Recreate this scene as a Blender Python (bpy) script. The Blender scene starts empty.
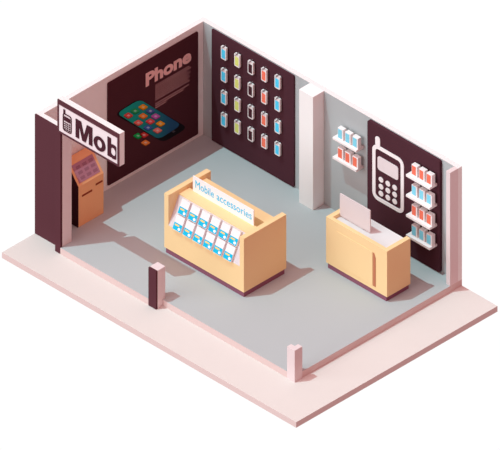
import bpy, bmesh, math
from mathutils import Vector

# ------------------------------------------------------------------ units
U = 1.0 / 45.0            # one drawing unit in metres (the walls are about 2.5 m high)
scene = bpy.context.scene
C = scene.collection

# ------------------------------------------------------------------ materials
def lin(c):
    c /= 255.0
    return c / 12.92 if c <= 0.04045 else ((c + 0.055) / 1.055) ** 2.4
def hexc(h):
    return tuple(lin(int(h[i:i + 2], 16)) for i in (0, 2, 4)) + (1.0,)
MATS = {}
def mat(name, h, rough=0.85, spec=0.0, grain=0.0, scale=60.0):
    if name in MATS:
        return MATS[name]
    m = bpy.data.materials.new(name)
    m.use_nodes = True
    nt = m.node_tree
    b = nt.nodes['Principled BSDF']
    b.inputs['Base Color'].default_value = hexc(h)
    b.inputs['Roughness'].default_value = rough
    b.inputs['Specular IOR Level'].default_value = spec
    if grain:
        tc = nt.nodes.new('ShaderNodeTexCoord')
        n = nt.nodes.new('ShaderNodeTexNoise')
        n.inputs['Scale'].default_value = scale
        n.inputs['Detail'].default_value = 3
        mx = nt.nodes.new('ShaderNodeMix')
        mx.data_type = 'RGBA'
        c = hexc(h)
        mx.inputs[6].default_value = tuple(v * (1 - grain) for v in c[:3]) + (1,)
        mx.inputs[7].default_value = tuple(min(1, v * (1 + grain)) for v in c[:3]) + (1,)
        nt.links.new(tc.outputs['Object'], n.inputs['Vector'])
        nt.links.new(n.outputs['Fac'], mx.inputs[0])
        nt.links.new(mx.outputs[2], b.inputs['Base Color'])
    MATS[name] = m
    return m

M_WHITE = mat('white_paint', 'F2EAE9')
M_POST = mat('post_paint', 'E6D3D3')
M_GREY = mat('grey_wall_paint', 'B5B8B9')
M_FLOOR = mat('grey_floor', 'B8BABB', grain=0.01, scale=2.0)
M_RISER_SHADE = mat('pale_riser_and_side_shade', 'DCC2BE')  # the floor riser's own colour; also paints shade on the pavement sides
M_PAVE = mat('pavement_stone', 'E2D7D2', grain=0.012, scale=3.0)
M_MAROON = mat('maroon_cladding', '5C363D')
M_BOARD = mat('dark_display_board', '513038')
M_POSTER = mat('dark_poster', '4E2A30')
M_WOOD = mat('light_wood', 'F6D29E')
M_PLINTH = mat('purple_plinth', '8E5A6C')
M_TRAY = mat('white_tray', 'DCCCCE')
M_LID = mat('white_laminate', 'E6E0E0')
M_HANDLE = mat('brown_handle', 'C07A5C')
M_SIGNW = mat('sign_white', 'ECDCDE')
M_INK = mat('maroon_ink', '4A2830')
M_POSTERINK = mat('poster_lettering', 'F2BDB8')
M_PARA = mat('poster_small_print', 'E0ACAA')
M_CYANINK = mat('cyan_lettering', '34C4EC')
M_CYAN = mat('cyan_print', '22B6DA')
M_YEL = mat('yellow_print', 'F0C878')
M_CASEW = mat('white_case', 'FBF2F2')
M_CASE = {'cyan': mat('case_cyan', '5AD8FF'), 'lime': mat('case_lime', 'E8EE84'),
          'dark': mat('case_dark', '4C2C33'), 'coral': mat('case_coral', 'FF8068')}
M_WIRE = mat('grey_hook', '8C7C80')
M_BOXW = mat('white_carton', 'FAEFEE')
M_LBL = {'blue': mat('label_blue', '8AD8EE'), 'red': mat('label_red', 'F47A62')}
M_MON = mat('monitor_shell', 'DECFCF')
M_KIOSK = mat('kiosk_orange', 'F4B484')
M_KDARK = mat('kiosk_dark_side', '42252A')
M_KSCR = mat('kiosk_screen', 'B88090')
M_KKEY = mat('kiosk_key', 'A06C7C')
M_KSLOT = mat('kiosk_slot', '90402C')
M_PHBLK = mat('poster_phone_body', '1E1C20')
M_PHEDGE = mat('poster_phone_edge', '504A50')

def grad_mat():
    m = bpy.data.materials.new('poster_phone_screen')
    m.use_nodes = True
    nt = m.node_tree
    b = nt.nodes['Principled BSDF']
    b.inputs['Roughness'].default_value = 0.85
    b.inputs['Specular IOR Level'].default_value = 0
    tc = nt.nodes.new('ShaderNodeTexCoord')
    sx = nt.nodes.new('ShaderNodeSeparateXYZ')
    r = nt.nodes.new('ShaderNodeValToRGB')
    r.color_ramp.elements[0].color = hexc('1E9C8C')
    r.color_ramp.elements[1].color = hexc('2A5478')
    r.color_ramp.elements[0].position = 0.2
    r.color_ramp.elements[1].position = 0.85
    nt.links.new(tc.outputs['Generated'], sx.inputs[0])
    nt.links.new(sx.outputs['Y'], r.inputs[0])
    nt.links.new(r.outputs[0], b.inputs['Base Color'])
    return m
M_PHSCR = grad_mat()

# ------------------------------------------------------------------ helpers
def add_box(bm, x0, x1, y0, y1, z0, z1, mi=0):
    vs = [bm.verts.new((x * U, y * U, z * U)) for z in (z0, z1) for y in (y0, y1) for x in (x0, x1)]
    for f in ((0, 2, 3, 1), (4, 5, 7, 6), (0, 1, 5, 4), (2, 6, 7, 3), (0, 4, 6, 2), (1, 3, 7, 5)):
        bm.faces.new([vs[i] for i in f]).material_index = mi

def add_prism(bm, pts, plane, base, thick, mi=0):
    """pts outline in (horizontal, z); plane 'Y' faces -Y (pts are x,z), plane 'X' faces +X (pts are y,z),
    plane 'Z' faces up (pts are x,y).  base = where it sits, thick = how far it stands proud."""
    def P(a, b, d):
        if plane == 'Y':
            return (a * U, (base - d) * U, b * U)
        if plane == 'X':
            return ((base + d) * U, a * U, b * U)
        return (a * U, b * U, (base + d) * U)
    area = sum(pts[i][0] * pts[(i + 1) % len(pts)][1] - pts[(i + 1) % len(pts)][0] * pts[i][1] for i in range(len(pts)))
    if area < 0:
        pts = pts[::-1]
    bk = [bm.verts.new(P(a, b, 0)) for a, b in pts]
    fr = [bm.verts.new(P(a, b, thick)) for a, b in pts]
    n = len(pts)
    bm.faces.new(fr).material_index = mi
    bm.faces.new(bk[::-1]).material_index = mi
    for i in range(n):
        j = (i + 1) % n
        bm.faces.new([bk[i], bk[j], fr[j], fr[i]]).material_index = mi

def rrect(x0, x1, z0, z1, r, n=5):
    out = []
    for cx, cz, a0 in ((x1 - r, z1 - r, 0), (x0 + r, z1 - r, 90), (x0 + r, z0 + r, 180), (x1 - r, z0 + r, 270)):
        for i in range(n + 1):
            a = math.radians(a0 + 90 * i / n)
            out.append((cx + r * math.cos(a), cz + r * math.sin(a)))
    return out

def add_ring(bm, outer, inner, plane, base, thick):
    def P(a, b, d):
        return ((a * U, (base - d) * U, b * U) if plane == 'Y' else ((base + d) * U, a * U, b * U))
    n = len(outer)
    o0 = [bm.verts.new(P(a, b, 0)) for a, b in outer]; o1 = [bm.verts.new(P(a, b, thick)) for a, b in outer]
    i0 = [bm.verts.new(P(a, b, 0)) for a, b in inner]; i1 = [bm.verts.new(P(a, b, thick)) for a, b in inner]
    for i in range(n):
        j = (i + 1) % n
        bm.faces.new([o1[i], o1[j], i1[j], i1[i]])
        bm.faces.new([o0[i], o0[j], o1[j], o1[i]])
        bm.faces.new([i0[j], i0[i], i1[i], i1[j]])
        bm.faces.new([o0[j], o0[i], i0[i], i0[j]])

def ellipse(cx, cz, rx, rz, n=16):
    return [(cx + rx * math.cos(2 * math.pi * i / n), cz + rz * math.sin(2 * math.pi * i / n)) for i in range(n)]

def add_tube(bm, pts, r, n=6):
    pts = [Vector(p) * U for p in pts]
    rings = []
    for k, p in enumerate(pts):
        d = (pts[min(k + 1, len(pts) - 1)] - pts[max(k - 1, 0)]).normalized()
        a = d.orthogonal().normalized(); b = d.cross(a)
        rings.append([bm.verts.new(p + (a * math.cos(t) + b * math.sin(t)) * r * U) for t in [2 * math.pi * i / n for i in range(n)]])
    for k in range(len(rings) - 1):
        for i in range(n):
            j = (i + 1) % n
            bm.faces.new([rings[k][i], rings[k][j], rings[k + 1][j], rings[k + 1][i]])
    bm.faces.new(rings[0][::-1]); bm.faces.new(rings[-1])

def obj(name, bm, mats, parent=None, bevel=0.0, recalc=True):
    if recalc:
        bmesh.ops.recalc_face_normals(bm, faces=bm.faces[:])
    org = PINV.get(parent.name) if parent is not None else None
    if org is not None:
        for v in bm.verts:
            v.co -= org
    me = bpy.data.meshes.new(name)
    bm.to_mesh(me); bm.free()
    o = bpy.data.objects.new(name, me)
    for m in (mats if isinstance(mats, (list, tuple)) else [mats]):
        me.materials.append(m)
    C.objects.link(o)
    if parent is not None:
        o.parent = parent
        if org is not None: PINV[o.name] = org
    if bevel:
        b = o.modifiers.new('bevel', 'BEVEL'); b.width = bevel * U; b.segments = 2; b.limit_method = 'ANGLE'
    return o
PINV = {}
def thing(name, label, cat, loc, group=None, kind=None):
    """Empty at the base of the thing; the parts are modelled in world units and keep their place"""
    o = bpy.data.objects.new(name, None)
    o.empty_display_size = 0.1
    C.objects.link(o)
    o.location = Vector(loc) * U
    PINV[o.name] = Vector(loc) * U
    if kind:
        o['kind'] = kind
        if label: o['label'] = label
    else:
        o['label'] = label; o['category'] = cat
    if group: o['group'] = group
    return o
def tag(o, label, cat, group=None):
    o['label'] = label; o['category'] = cat
    if group: o['group'] = group
    return o
def struct(o, label=None):
    o['kind'] = 'structure'
    if label: o['label'] = label
    return o
def box_obj(name, dims, m, parent=None, bevel=0.0):
    bm = bmesh.new(); add_box(bm, *dims)
    return obj(name, bm, m, parent, bevel)
def dup(root, delta, label, group=None):
    r = root.copy(); C.objects.link(r)
    r.location = root.location + Vector(delta) * U
    r['label'] = label
    if group: r['group'] = group
    for ch in list(root.children):
        c = ch.copy(); C.objects.link(c); c.parent = r
        for g in list(ch.children):
            d = g.copy(); C.objects.link(d); d.parent = c
    return r

def text_bm(s, plane, u0, u1, v0, v1, base, thick, weight=0.0, shear=0.0, clip=None, cap_only=None, spacing=1.0):
    """Lettering mapped into a rectangle. cap_only: string whose height defines v0..v1"""
    def mesh_of(t):
        cu = bpy.data.curves.new('txt', 'FONT')
        cu.body = t; cu.size = 1.0; cu.offset = weight; cu.shear = shear; cu.extrude = 0.05; cu.resolution_u = 3
        cu.space_character = spacing
        ob = bpy.data.objects.new('txt', cu); C.objects.link(ob)
        bpy.context.view_layer.update()
        me = bpy.data.meshes.new_from_object(ob.evaluated_get(bpy.context.evaluated_depsgraph_get()))
        bpy.data.objects.remove(ob); bpy.data.curves.remove(cu)
        return me
    me = mesh_of(s)
    xs = [v.co.x for v in me.vertices]
    if cap_only:
        mc = mesh_of(cap_only); ys = [v.co.y for v in mc.vertices]
    else:
        ys = [v.co.y for v in me.vertices]
    zs = [v.co.z for v in me.vertices]
    x0, x1, y0, y1, z0, z1 = min(xs), max(xs), min(ys), max(ys), min(zs), max(zs)
    bm = bmesh.new(); bm.from_mesh(me)
    for v in bm.verts:
        a = u0 + (v.co.x - x0) / (x1 - x0) * (u1 - u0)
        b = v0 + (v.co.y - y0) / (y1 - y0) * (v1 - v0)
        d = (v.co.z - z0) / (z1 - z0) * thick
        v.co = (a * U, (base - d) * U, b * U) if plane == 'Y' else ((base + d) * U, a * U, b * U)
    if clip is not None:
        bmesh.ops.remove_doubles(bm, verts=bm.verts[:], dist=1e-6)
        geom = bm.verts[:] + bm.edges[:] + bm.faces[:]
        res = bmesh.ops.bisect_plane(bm, geom=geom, plane_co=(clip * U, 0, 0), plane_no=(1, 0, 0), clear_outer=True)
    return bm

# drawing lookup for the flat print on the left wall poster: where a mark of the print lies on the poster
def on_poster(sx, sy, c=1.1):
    y = (sx - 203.2) / 0.8660 - c
    return (y, 0.5 * (c - y) + 134.3 - sy)

# ------------------------------------------------------------------ setting
H = 113.0
ZP = -6.3          # pavement level
# floor slab, raised above the pavement, with the shallow entrance lip
bm = bmesh.new()
add_prism(bm, [(-4.5, -188.7), (31.0, -188.7), (31.0, -196.0), (133.0, -196.0), (133.0, -188.7), (294.3, -188.7), (294.3, 4.5), (-4.5, 4.5)],
          'Z', ZP, -ZP)
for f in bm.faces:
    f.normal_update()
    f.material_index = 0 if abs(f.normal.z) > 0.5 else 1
fl = obj('floor', bm, [M_FLOOR, M_RISER_SHADE]); struct(fl, 'raised light grey shop floor')
bm = bmesh.new(); add_box(bm, -4.5, 335.3, -228.0, 4.5, -11.9, ZP)
bmesh.ops.recalc_face_normals(bm, faces=bm.faces[:])
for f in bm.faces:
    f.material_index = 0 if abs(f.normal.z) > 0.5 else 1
pv = obj('pavement', bm, [M_PAVE, M_RISER_SHADE])  # slab sides get a darker colour, shade painted onto the same stone
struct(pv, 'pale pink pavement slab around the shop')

# walls
struct(box_obj('wall_left', (-4.5, 0, -184.2, 4.5, 0, H), M_WHITE), 'left wall')
bm = bmesh.new(); add_box(bm, 0, 294.3, 0, 4.5, 0, H)
for f in bm.faces:
    f.normal_update()
bmesh.ops.recalc_face_normals(bm, faces=bm.faces[:])
for f in bm.faces:
    f.material_index = 1 if f.normal.y < -0.5 else 0
struct(obj('wall_back', bm, [M_WHITE, M_GREY], recalc=False), 'long grey back wall with white top')
struct(box_obj('wall_right', (289.8, 294.3, -9.3, 0, 0, H), M_POST), 'short white wall end at the right')
wf = box_obj('wall_front', (-4.5, 24.9, -187.6, -184.2, 0, H), M_WHITE); struct(wf, 'short front wall beside the entrance')
cl = box_obj('cladding', (-4.5, 24.9, -190.0, -188.75, ZP, H), M_MAROON, wf)
bm = bmesh.new(); add_box(bm, -4.5, 24.9, -188.7, -187.6, 0, H); obj('backing', bm, M_WHITE, wf)
struct(box_obj('pillar', (123.3, 139.3, -12.6, 0, 0, H), mat('pillar_paint', 'FBF7F6')), 'square white pillar against the back wall')

# ------------------------------------------------------------------ entrance post, bollard, corner post
t = thing('sign_post', 'tall post at the entrance carrying the signboard, maroon front', 'post', (28, -190, 0))
bm = bmesh.new(); add_box(bm, 24.9, 31.0, -193.7, -188.75, ZP, 0.0); add_box(bm, 24.95, 31.0, -193.7, -183.0, 0.0, 116.2)
obj('post_body', bm, M_POST, t)
box_obj('cladding', (24.9, 31.0, -196.0, -193.75, ZP, 116.2), M_MAROON, t)

t = thing('bollard', 'short square bollard with maroon front face and white top at the entrance edge', 'bollard', (137.5, -191, ZP))
bm = bmesh.new(); add_box(bm, 133.05, 141.9, -194.6, -188.75, ZP, 31.8); add_box(bm, 133.05, 141.9, -188.75, -185.7, 0.02, 31.8)
obj('bollard_body', bm, M_POST, t)
box_obj('cladding', (133.05, 141.9, -196.4, -194.65, ZP, 31.8), M_MAROON, t)

bm = bmesh.new()
L = [(286.0, -189.2), (294.8, -189.2), (294.8, -180.4), (290.0, -180.4), (290.0, -184.4), (286.0, -184.4)]
add_prism(bm, L, 'Z', 0.0, 25.5)
add_prism(bm, [(286.0, -189.2), (294.8, -189.2), (294.8, -180.4), (294.35, -180.4), (294.35, -188.75), (286.0, -188.75)], 'Z', ZP, -ZP)
tag(obj('corner_post', bm, M_POST), 'short L-shaped white post on the front corner of the floor', 'post')

# ------------------------------------------------------------------ signboard
SF = -197.5
t = thing('signboard', 'white signboard with maroon frame reading Mob above the entrance', 'sign', (65, -194.4, 116.3))
bm = bmesh.new(); add_box(bm, 29.3, 100.3, -196.9, -191.3, 116.3, 148.8)
obj('sign_box', bm, M_WHITE, t)
PX0, PX1, PZ0, PZ1 = 30.9, 98.4, 118.0, 144.4
bm = bmesh.new()
add_box(bm, 29.3, 100.3, SF - 0.3, -196.9, PZ1, 148.8)  # top bar made deeper, its extra dark height stands in for shade
add_box(bm, 29.3, 100.3, SF - 0.3, -196.9, 116.3, PZ0)
add_box(bm, 29.3, PX0, SF - 0.3, -196.9, PZ0, PZ1)
add_box(bm, PX1, 100.3, SF - 0.3, -196.9, PZ0, PZ1)
obj('sign_frame_with_shade', bm, M_MAROON, t)
box_obj('sign_panel', (PX0, PX1, SF + 0.1, -196.95, PZ0, PZ1), M_SIGNW, t)
LB = SF + 0.05
def clip_poly(pts, xm):
    out = []
    for i in range(len(pts)):
        p, q = pts[i], pts[(i + 1) % len(pts)]
        if p[0] <= xm: out.append(p)
        if (p[0] <= xm) != (q[0] <= xm):
            k = (xm - p[0]) / (q[0] - p[0]); out.append((xm, p[1] + k * (q[1] - p[1])))
    return out
bm = bmesh.new()
h0, h1 = 121.6, 139.8
add_prism(bm, [(50.4, h0), (50.4, h1), (56.6, h1), (60.0, 127.6), (63.4, h1), (69.6, h1), (69.6, h0), (65.7, h0), (65.7, 134.6),
               (61.9, h0), (58.1, h0), (54.3, 134.6), (54.3, h0)], 'Y', LB, 0.5)
obj('letter', bm, M_INK, t)
bm = bmesh.new()
add_ring(bm, ellipse(78.0, 128.2, 6.8, 7.0, 28), ellipse(78.0, 128.2, 2.9, 3.9, 28), 'Y', LB, 0.5)
obj('letter', bm, M_INK, t)
bm = bmesh.new()
XM = PX1 - 1.3
oo = ellipse(93.9, 128.2, 6.7, 7.0, 28); ii = ellipse(93.7, 128.2, 2.9, 3.9, 28)
for k in range(28):
    q = clip_poly([oo[k], oo[(k + 1) % 28], ii[(k + 1) % 28], ii[k]], XM)
    if len(q) > 2: add_prism(bm, q, 'Y', LB, 0.5)
add_prism(bm, [(87.2, h0), (91.1, h0), (91.1, h1 + 0.6), (87.2, h1 + 0.6)], 'Y', LB, 0.52)
obj('letter', bm, M_INK, t)
# phone pictogram
bm = bmesh.new()
x0, x1, z0, z1 = 35.6, 45.6, 121.3, 138.6
add_ring(bm, rrect(x0, x1, z0, z1, 2.2), rrect(x0 + 0.9, x1 - 0.9, z0 + 0.9, z1 - 0.9, 1.3), 'Y', LB, 0.5)
add_prism(bm, [(36.3, 138.0), (38.3, 138.0), (38.3, 142.2), (36.3, 142.2)], 'Y', LB, 0.5)
add_prism(bm, [(37.2, 131.6), (44.0, 131.6), (44.0, 135.6), (37.2, 135.6)], 'Y', LB, 0.5)
for r in range(4):
    for c in range(3):
        cx = 38.2 + c * 2.4; cz = 129.4 - r * 2.0
        add_prism(bm, rrect(cx - 0.85, cx + 0.85, cz - 0.5, cz + 0.5, 0.3, 2), 'Y', LB, 0.5)
obj('phone_pictogram', bm, M_INK, t)

# ------------------------------------------------------------------ phone poster on the left wall
t = thing('wall_poster', 'large dark poster headed Phone with a smartphone picture on the left wall', 'poster', (0, -59, 4))
bm = bmesh.new(); add_prism(bm, rrect(-111.0, -6.8, 4.2, 106.8, 1.2, 3), 'X', 0.0, 1.0)
obj('poster_panel', bm, M_POSTER, t)
obj('heading', text_bm('Phone', 'X', -67.5, -15.0, 81.2, 94.8, 1.0, 0.25, weight=0.04), M_POSTERINK, t)
import random
rnd = random.Random(4)
def dash_row(ytop, y_a, y_b):
    bm = bmesh.new()
    y = y_a
    while y < y_b - 1:
        w = min(rnd.uniform(1.0, 3.2), y_b - y)
        add_prism(bm, [(y, ytop - 0.65), (y + w, ytop - 0.65), (y + w, ytop), (y, ytop)], 'X', 1.0, 0.15)
        y += w + 0.7
    obj('text_line', bm, M_PARA, t)
pr = on_poster(155.4, 85.3)
ends = [-17.5, -15.5, -19.5, -16.0, -18.0, -16.5, -19.0, -17.0]
for k in range(8):
    dash_row(pr[1] - 2.05 * k, pr[0], ends[k])
dash_row(pr[1] - 2.05 * 8.9, pr[0], -17.0)
dash_row(pr[1] - 2.05 * 9.9, pr[0], -23.0)
dash_row(pr[1] - 2.05 * 10.9, pr[0], -44.0)

def quad_round(P, r=0.16, n=5):
    """rounded outline of a four cornered print, P in drawing order"""
    out = []
    for i in range(4):
        p = Vector(P[i]); a = Vector(P[i - 1]); b = Vector(P[(i + 1) % 4])
        la, lb = (a - p).length, (b - p).length
        d = r if isinstance(r, float) else r[i]
        L_ = min(la, lb) * d
        A = p + (a - p).normalized() * L_; B = p + (b - p).normalized() * L_
        for k in range(n + 1):
            s = k / n
            q = A * (1 - s) ** 2 + p * 2 * s * (1 - s) + B * s ** 2
            out.append((q.x, q.y))
    return out
body = [on_poster(*p) for p in ((114.4, 114.2), (138.4, 98.6), (187.6, 127.6), (163.4, 142.6))]
body2 = [(a, b + 0.9) for a, b in body]
scr = [on_poster(*p) for p in ((116.6, 113.3), (139.6, 99.2), (181.2, 124.8), (158.6, 139.4))]
ph = thing_part = None
bm = bmesh.new(); add_prism(bm, quad_round(body, 0.28), 'X', 1.0, 0.2)
ph = obj('phone_picture', bm, M_PHBLK, t)
bm = bmesh.new(); add_prism(bm, quad_round(scr, 0.26), 'X', 1.2, 0.12)
obj('phone_screen', bm, M_PHSCR, ph)
hb = [on_poster(*p) for p in ((171.2, 131.6), (173.6, 130.2), (175.4, 131.3), (173.0, 132.7))]
bm = bmesh.new(); add_prism(bm, hb, 'X', 1.2, 0.12); obj('home_button', bm, M_PHEDGE, ph)
icons = [(205, 167, 'E8961E'), (155, 192, '2EA060'), (113, 220, 'D84C48'), (250, 192, '4A62A0'), (205, 223, 'EE8434'),
         (283, 225, 'C060B4'), (175, 265, 'EC6A60'), (250, 257, 'E85058'), (313, 271, 'F4A42C'), (236, 296, '4464AC'),
         (295, 313, 'F08078'), (210, 342, 'D0403C'), (173, 347, '22AC54'), (220, 390, 'EC8440')]
for i, (zx, zy, h) in enumerate(icons):
    cx, cy = 110 + zx / 6.25, 80 + zy / 6.25
    q = [on_poster(cx + dx, cy + dy) for dx, dy in ((-5.0, 0), (0, -3.0), (5.0, 0), (0, 3.0))]
    qs = [(a, b - 0.9) for a, b in q]
    mm = mat('app_icon_' + h, h); hd = ''.join('%02X' % int(int(h[k:k + 2], 16) * 0.6) for k in (0, 2, 4))
    md = mat('app_icon_edge_' + h, hd)
    bm = bmesh.new()
    add_prism(bm, quad_round(qs, 0.2, 3), 'X', 1.3, 0.1, 1)
    add_prism(bm, quad_round(q, 0.2, 3), 'X', 1.4, 0.1, 0)
    g = [on_poster(cx + dx * 0.36, cy + dy * 0.36) for dx, dy in ((-5.0, 0), (0, -3.0), (5.0, 0), (0, 3.0))]
    add_prism(bm, g, 'X', 1.5, 0.06, 2)
    hl = ''.join('%02X' % int(int(h[k:k + 2], 16) * 0.45 + 255 * 0.5) for k in (0, 2, 4))
    obj('app_icon', bm, [mm, md, mat('app_glyph_' + h, hl)], t)

# ------------------------------------------------------------------ case display board and the phone cases
bm = bmesh.new(); add_prism(bm, rrect(11.2, 106.0, 0.6, 111.8, 0.8, 2), 'Y', 0.0, 1.5)
tag(obj('display_board', bm, M_BOARD), 'dark display board full of hanging phone cases on the back wall', 'display board')
cols = ['cyan', 'lime', 'dark', 'coral', 'cyan']
words = {'cyan': 'blue', 'lime': 'lime green', 'dark': 'black-windowed white', 'coral': 'coral red'}
rows_w = ['top row', 'second row down', 'third row down', 'bottom row']
colpos = ['leftmost column', 'second column from the left', 'middle column', 'fourth column from the left', 'rightmost column']
def make_case(kind, label):
    x0, z1 = 24.6, 103.2
    t = thing('phone_case', label, 'phone case', (x0 + 3, -1.5, z1 - 12.5), 'phone cases hanging on the dark display board')
    bm = bmesh.new(); add_prism(bm, rrect(x0, x0 + 6.0, z1 - 12.6, z1, 0.9, 3), 'Y', -2.4, 1.9)
    obj('case_shell', bm, M_CASEW, t)
    bm = bmesh.new(); add_prism(bm, rrect(x0 + 0.9, x0 + 5.0, z1 - 11.4, z1 - 2.7, 0.5, 3), 'Y', -4.3, 0.12)
    obj('colour_window', bm, M_CASE[kind], t)
    bm = bmesh.new()
    add_tube(bm, [(x0 + 3.0, -1.5, z1 + 0.6), (x0 + 3.0, -5.2, z1 + 0.6), (x0 + 3.0, -5.9, z1 + 1.5)], 0.32)
    add_tube(bm, [(x0 + 1.0, -4.5, z1 - 2.0), (x0 + 3.0, -4.6, z1 - 0.2), (x0 + 4.6, -4.6, z1 + 1.3)], 0.28)
    obj('hook', bm, M_WIRE, t)
    return t
protos = {}
for c, kind in enumerate(cols):
    for r in range(4):
        w = words[kind]
        lab = '%s phone case hanging in the %s, %s' % (w, rows_w[r], colpos[c])
        d = (15.5 * c, 0, 0.5 * c - 22.25 * r)
        if kind not in protos:
            p = make_case(kind, lab)
            p.location = p.location + Vector(d) * U
            protos[kind] = (p, d)
        else:
            p, d0 = protos[kind]
            dup(p, (d[0] - d0[0], 0, d[2] - d0[2]), lab)

# ------------------------------------------------------------------ phone picture board on the right
t = thing('phone_board', 'dark wall board with a big white outlined mobile phone at the right', 'display board', (234, 0, 0.8))
bm = bmesh.new(); add_prism(bm, rrect(192.4, 275.9, 0.8, 112.0, 1.6, 3), 'Y', 0.0, 2.9)
obj('board_panel', bm, M_BOARD, t)
BF = -2.9
bm = bmesh.new()
add_ring(bm, rrect(198.6, 234.9, 38.0, 93.0, 6.5), rrect(202.2, 231.3, 41.6, 89.4, 3.2), 'Y', BF, 0.5)
obj('phone_outline', bm, M_CASEW, t)
bm = bmesh.new(); add_prism(bm, rrect(202.0, 207.4, 91.5, 101.5, 2.4), 'Y', BF, 0.52); obj('phone_antenna', bm, M_CASEW, t)
bm = bmesh.new(); add_prism(bm, rrect(204.6, 228.4, 69.2, 82.8, 2.6), 'Y', BF, 0.5); obj('phone_display', bm, M_SIGNW, t)
for r in range(3):
    for c in range(3):
        bm = bmesh.new(); add_prism(bm, ellipse(208.5 + 7.9 * c, 60.4 - 6.95 * r, 2.7, 2.5), 'Y', BF, 0.5)
        obj('phone_key', bm, M_CASEW, t)

# ------------------------------------------------------------------ shelves and cartons
def shelf(x0, z, yb, label, group):
    bm = bmesh.new(); add_box(bm, x0, x0 + 27.5, yb - 8.8, yb, z - 2.3, z)
    return tag(obj('wall_shelf', bm, M_BOXW, bevel=0.2), label, 'shelf', group)
def make_carton(kind, label, group):
    t = thing('carton', label, 'box', (3, -2, 0), group)
    bm = bmesh.new(); add_box(bm, 0, 6.3, -3.9, 0, 0, 10.6); obj('box_body', bm, M_BOXW, t, bevel=0.15)
    bm = bmesh.new(); add_box(bm, 0.5, 4.9, -4.05, -3.9, 1.0, 9.7); obj('front_label', bm, M_LBL[kind], t)
    return t
cart = {}
ords = ['left', 'middle', 'right']
def place_cartons(kind, x0, z, yf, where, group):
    for k in range(3):
        lab = '%s small %s-fronted white box on the %s' % (['leftmost', 'middle', 'rightmost'][k], kind, where)
        pos = Vector((x0 + 8.55 * k, yf, z + 0.02))
        if kind not in cart:
            p = make_carton(kind, lab, group)
            p.location = p.location + pos * U
            cart[kind] = (p, pos)
        else:
            p, p0 = cart[kind]
            dup(p, pos - p0, lab, group)
shelf(158.0, 80.8, 0, 'upper small white wall shelf on the grey wall beside the pillar', 'shelves on the grey wall')
place_cartons('blue', 162.0, 80.8, -2.9, 'upper shelf on the grey wall', 'boxes on the grey wall shelves')
shelf(158.0, 61.3, 0, 'lower small white wall shelf on the grey wall beside the pillar', 'shelves on the grey wall')
place_cartons('red', 162.0, 61.3, -2.9, 'lower shelf on the grey wall', 'boxes on the grey wall shelves')
sw = ['topmost', 'second from top', 'third from top', 'lowest']
for i, z in enumerate((88.8, 68.7, 48.6, 28.5)):
    shelf(245.6, z, -2.9, '%s white wall shelf on the dark phone board' % sw[i], 'shelves on the dark board')
    place_cartons(['red', 'blue'][i % 2], 249.4, z, -4.9, '%s shelf of the dark board' % sw[i], 'boxes on the dark board shelves')

# ------------------------------------------------------------------ accessories counter
X0, X1, Y0, Y1 = 95.0, 186.9, -140.0, -91.0
TOPZ = 58.8; LED = 55.0; LIP = 29.0; TH = 4.8; YL = -128.0
t = thing('accessories_counter', 'light wood counter with a sloped front tray for mobile accessories', 'counter', (141, -115, 0))
box_obj('plinth', (X0 + 1.4, X1 - 0.6, Y0 + 0.6, Y1 - 1.5, 0, 5.0), M_PLINTH, t)
box_obj('side_panel', (X0, X0 + TH, Y0, Y1, 5.0, TOPZ), M_WOOD, t)
box_obj('side_panel', (X1 - TH, X1, Y0, Y1, 5.0, TOPZ), M_WOOD, t)
a, b = X0 + TH, X1 - TH
box_obj('front_panel', (a, b, Y0, Y0 + 3, 5.0, LIP), M_WOOD, t)
bm = bmesh.new()
def add_yz(bm, pts, xa, xb):
    add_prism(bm, pts, 'X', xa, xb - xa)
add_yz(bm, [(Y0 + 3, LIP), (Y0 + 0.0, LIP), (YL, LED - 1.2), (YL + 3, LED - 1.2)], a, b)
obj('display_tray', bm, M_TRAY, t)
box_obj('ledge', (a, b, YL, -116.3, LED - 1.2, LED), M_WOOD, t)
bm = bmesh.new()
add_box(bm, a, b, -107.5, -97.0, 5.0, LED)
add_box(bm, a, b, -116.3, -107.5, 40.0, 41.5)
add_box(bm, a, b, -117.5, -116.3, 40.0, LED - 1.2)
obj('back_panel', bm, M_WOOD, t)

t = thing('tabletop_sign', 'long white sign reading Mobile accessories standing on the wooden counter', 'sign', (140, -117, LED))
box_obj('sign_plate', (105.5, 175.6, -117.5, -116.7, LED, LED + 15.2), M_CASEW, t)
obj('word', text_bm('Mobile', 'Y', 108.6, 129.8, LED + 4.8, LED + 12.2, -117.5, 0.15), M_CYANINK, t)
obj('word', text_bm('accessories', 'Y', 133.0, 173.4, LED + 4.8, LED + 12.2 , -117.5, 0.15, cap_only='Mobile'), M_CYANINK, t)

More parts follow.
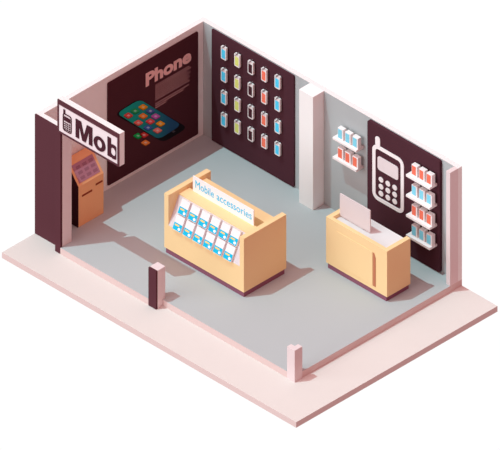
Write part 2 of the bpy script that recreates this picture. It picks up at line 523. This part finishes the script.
# accessory packs lying against the sloped tray
d = Vector((0, Y0 - YL, LIP - (LED - 1.2))); Ls = d.length; dn = d / Ls           # down the slope
nn = Vector((0, dn.z, -dn.y)); nn = nn if nn.y < 0 else -nn                     # out of the slope
top = Vector((0, YL, LED - 1.2))
def slope_prism(bm, x0, x1, s0, s1, h0, h1, mi=0, poly=None):
    pts = poly or [(x0, s0), (x1, s0), (x1, s1), (x0, s1)]
    lo = [bm.verts.new((Vector((x, 0, 0)) + top + dn * s + nn * h0) * U) for x, s in pts]
    hi = [bm.verts.new((Vector((x, 0, 0)) + top + dn * s + nn * h1) * U) for x, s in pts]
    n = len(pts)
    bm.faces.new(hi); bm.faces.new(lo[::-1])
    for i in range(n):
        j = (i + 1) % n
        bm.faces.new([lo[i], lo[j], hi[j], hi[i]])
def make_pack(label):
    x0 = 106.2; s0 = 0.7; s1 = 13.6; w = 9.3
    base = Vector((x0 + w / 2, 0, 0)) + top + dn * s1
    t = thing('accessory_pack', label, 'package', base, 'accessory packs on the sloped tray')
    bm = bmesh.new(); slope_prism(bm, x0, x0 + w, s0, s1, 0.03, 2.3); obj('pack_box', bm, mat('pack_card', 'EEE4E4'), t)
    bm = bmesh.new(); slope_prism(bm, x0 + 0.15, x0 + w - 0.15, s0 + 6.6, s1 - 0.3, 2.3, 2.4); lb = obj('blue_label', bm, M_CYAN, t)
    bm = bmesh.new(); slope_prism(bm, x0 + 1.4, x0 + 6.2, s0 + 7.6, s0 + 9.0, 2.4, 2.48); obj('yellow_stripe', bm, M_YEL, t)
    bm = bmesh.new(); slope_prism(bm, x0 + 5.4, x0 + 8.3, s0 + 9.5, s0 + 11.8, 2.4, 2.48,
                                  poly=ellipse(x0 + 6.9, s0 + 10.7, 1.4, 1.2, 10)); obj('white_mark', bm, M_CASEW, t)
    return t
on = ['first', 'second', 'third', 'fourth', 'fifth', 'sixth']
pk = None
for r in range(2):
    for k in range(6):
        lab = 'white and blue accessory pack, %s from the left in the %s row of the tray' % (on[k], ['upper', 'lower'][r])
        if pk is None:
            pk = make_pack(lab)
        else:
            v = dn * (14.0 * r)
            dup(pk, (11.66 * k, v.y, v.z), lab)

# ------------------------------------------------------------------ checkout counter
X0, X1, Y0, Y1, TOPZ = 203.8, 274.2, -62.0, -35.0, 50.7
t = thing('checkout_counter', 'light wood checkout counter with a cupboard door and white top', 'counter', (239, -48, 0))
box_obj('plinth', (X0 + 1.6, X1 - 1.4, Y0 + 0.6, Y1 - 0.6, 0, 5.0), M_PLINTH, t)
bm = bmesh.new()
add_box(bm, X0, X0 + 4.4, Y0, Y1, 5.0, TOPZ)
add_box(bm, X1 - 4.4, X1, Y0, Y1, 5.0, TOPZ)
add_box(bm, X0 + 4.4, X1 - 4.4, Y0, Y0 + 3.6, 5.0, TOPZ)
obj('counter_body', bm, M_WOOD, t)
box_obj('back_panel', (X0 + 4.4, X1 - 4.4, Y1 - 2.6, Y1, 5.0, 45.2), M_WOOD, t)
box_obj('desk_top', (X0 + 4.4, X1 - 4.4, Y0 + 3.6, Y1, 45.2, 47.2), M_LID, t)
dr = box_obj('door', (X0 + 12.5, X0 + 54.0, Y0 - 0.45, Y0, 9.0, 42.5), M_WOOD, t, bevel=0.25)
bm = bmesh.new(); add_prism(bm, [(X0 + 54.6, 9.0), (X0 + 57.4, 9.0), (X0 + 57.4, 37.5), (X0 + 55.6, 42.0), (X0 + 54.6, 42.0)], 'Y', Y0 - 0.02, 0.35)
obj('handle', bm, M_HANDLE, dr)

t = thing('monitor', 'pale flat computer monitor seen from behind on the checkout counter', 'monitor', (225, -50, 47.2))
bm = bmesh.new(); add_prism(bm, rrect(208.3, 243.2, 48.4, 70.4, 0.6, 2), 'Y', -49.6, 1.0); obj('screen_housing', bm, M_MON, t)
bm = bmesh.new(); add_box(bm, 223.5, 228.5, -49.5, -47.9, 47.9, 58); obj('stand_neck', bm, M_MON, t)
bm = bmesh.new(); add_box(bm, 217, 235, -50.0, -43.5, 47.2, 47.9); obj('stand_base', bm, M_MON, t)

# ------------------------------------------------------------------ kiosk
KY0, KY1 = -165.9, -136.2
t = thing('self_service_kiosk', 'orange kiosk with a slanted keypad screen standing behind the entrance post', 'kiosk', (11, -151, 0))
prof = [(1.0, 0.0), (21.1, 0.0), (21.1, 40.2), (9.8, 55.6), (1.0, 55.6)]
bm = bmesh.new()
# cabinet
vs0 = [bm.verts.new((x * U, (KY0 + 0.8) * U, z * U)) for x, z in prof]
vs1 = [bm.verts.new((x * U, KY1 * U, z * U)) for x, z in prof]
bm.faces.new(vs0); bm.faces.new(vs1[::-1])
for i in range(5):
    j = (i + 1) % 5
    bm.faces.new([vs0[i], vs0[j], vs1[j], vs1[i]])
obj('cabinet', bm, M_KIOSK, t)
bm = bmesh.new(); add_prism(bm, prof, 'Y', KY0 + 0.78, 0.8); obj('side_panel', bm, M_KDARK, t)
sd = Vector((9.8 - 21.1, 0, 55.6 - 40.2)); SL = sd.length; sd /= SL
sn = Vector((-sd.z * -1, 0, -sd.x)).normalized()
def slant(bm, y0, y1, s0, s1, h0, h1):
    o = Vector((21.1, 0, 40.2))
    P = [(y0, s0), (y1, s0), (y1, s1), (y0, s1)]
    lo = [bm.verts.new((o + Vector((0, y, 0)) + sd * s + sn * h0) * U) for y, s in P]
    hi = [bm.verts.new((o + Vector((0, y, 0)) + sd * s + sn * h1) * U) for y, s in P]
    bm.faces.new(hi); bm.faces.new(lo[::-1])
    for i in range(4):
        j = (i + 1) % 4
        bm.faces.new([lo[i], lo[j], hi[j], hi[i]])
bm = bmesh.new(); slant(bm, KY0 + 3.2, KY1 - 2.6, 2.2, SL - 0.8, 0.0, 0.3); sc = obj('touch_screen', bm, M_KSCR, t)
for r in range(3):
    for c in range(3):
        y = KY0 + 6.4 + 7.2 * c; s = 4.0 + 4.6 * r
        bm = bmesh.new(); slant(bm, y, y + 4.6, s, s + 2.6, 0.3, 0.42); obj('screen_key', bm, M_KKEY, sc)
for y0, y1, z in ((KY0 + 4.8, KY0 + 16.5, 28.5), (KY0 + 20.6, KY0 + 28.4, 32.0)):
    bm = bmesh.new(); add_box(bm, 21.1, 21.3, y0, y1, z, z + 1.8); obj('slot', bm, M_KSLOT, t)

# ------------------------------------------------------------------ camera
cam_d = bpy.data.cameras.new('camera'); cam = bpy.data.objects.new('camera', cam_d); C.objects.link(cam)
cam_d.type = 'ORTHO'
cam_d.ortho_scale = 500 * math.sqrt(2.0 / 3.0) * U
tgt = Vector((117.7, -63.7, 0)) * U
cam.location = tgt + Vector((1, -1, 1)).normalized() * 16.0
cam.rotation_euler = (math.atan(math.sqrt(2)), 0, math.radians(45))
cam_d.clip_end = 60
scene.camera = cam

# ------------------------------------------------------------------ light
def sun(name, vec, col, irr, angle):
    l = bpy.data.lights.new(name, 'SUN'); l.energy = irr * math.pi; l.angle = math.radians(angle); l.color = col
    o = bpy.data.objects.new(name, l); C.objects.link(o)
    o.rotation_euler = Vector(vec).to_track_quat('-Z', 'Y').to_euler()
    o.location = (0, -6, 8)
AX, AY = 0.22, 0.335
sun('sun', (AX, AY, -1), (0.54, 0.97, 1.0), 0.58, 0.4)
sun('front_fill', (0.28, 1.0, -0.36), (0.82, 0.97, 1.0), 0.59, 52)  # added fill without a source of its own, brightens the front faces

w = bpy.data.worlds.new('world'); scene.world = w; w.use_nodes = True
nt = w.node_tree; nt.nodes.clear()
out = nt.nodes.new('ShaderNodeOutputWorld'); bg = nt.nodes.new('ShaderNodeBackground')
tc = nt.nodes.new('ShaderNodeTexCoord'); sp = nt.nodes.new('ShaderNodeSeparateXYZ')
mr = nt.nodes.new('ShaderNodeMapRange'); mr.inputs['From Min'].default_value = -0.40; mr.inputs['From Max'].default_value = -0.50
mx = nt.nodes.new('ShaderNodeMix'); mx.data_type = 'RGBA'
ml = nt.nodes.new('ShaderNodeMapRange'); ml.inputs['From Min'].default_value = 0.0; ml.inputs['From Max'].default_value = 1.0
mp = nt.nodes.new('ShaderNodeMix'); mp.data_type = 'RGBA'
mp.inputs[6].default_value = (0.30, 0.12, 0.12, 1)      # low sky
mp.inputs[7].default_value = (1.0, 0.56, 0.56, 1)      # overhead
nt.links.new(sp.outputs['Z'], ml.inputs['Value']); nt.links.new(ml.outputs['Result'], mp.inputs[0])
nt.links.new(mp.outputs[2], mx.inputs[6])
mx.inputs[7].default_value = (1.02, 1.02, 1.02, 1)
nt.links.new(tc.outputs['Generated'], sp.inputs[0]); nt.links.new(sp.outputs['Z'], mr.inputs['Value'])
nt.links.new(mr.outputs['Result'], mx.inputs[0]); nt.links.new(mx.outputs[2], bg.inputs['Color'])
nt.links.new(bg.outputs[0], out.inputs['Surface'])

vs = scene.view_settings
vs.view_transform = 'Standard'; vs.look = 'None'; vs.exposure = 0.0; vs.gamma = 1.0; vs.use_curve_mapping = False
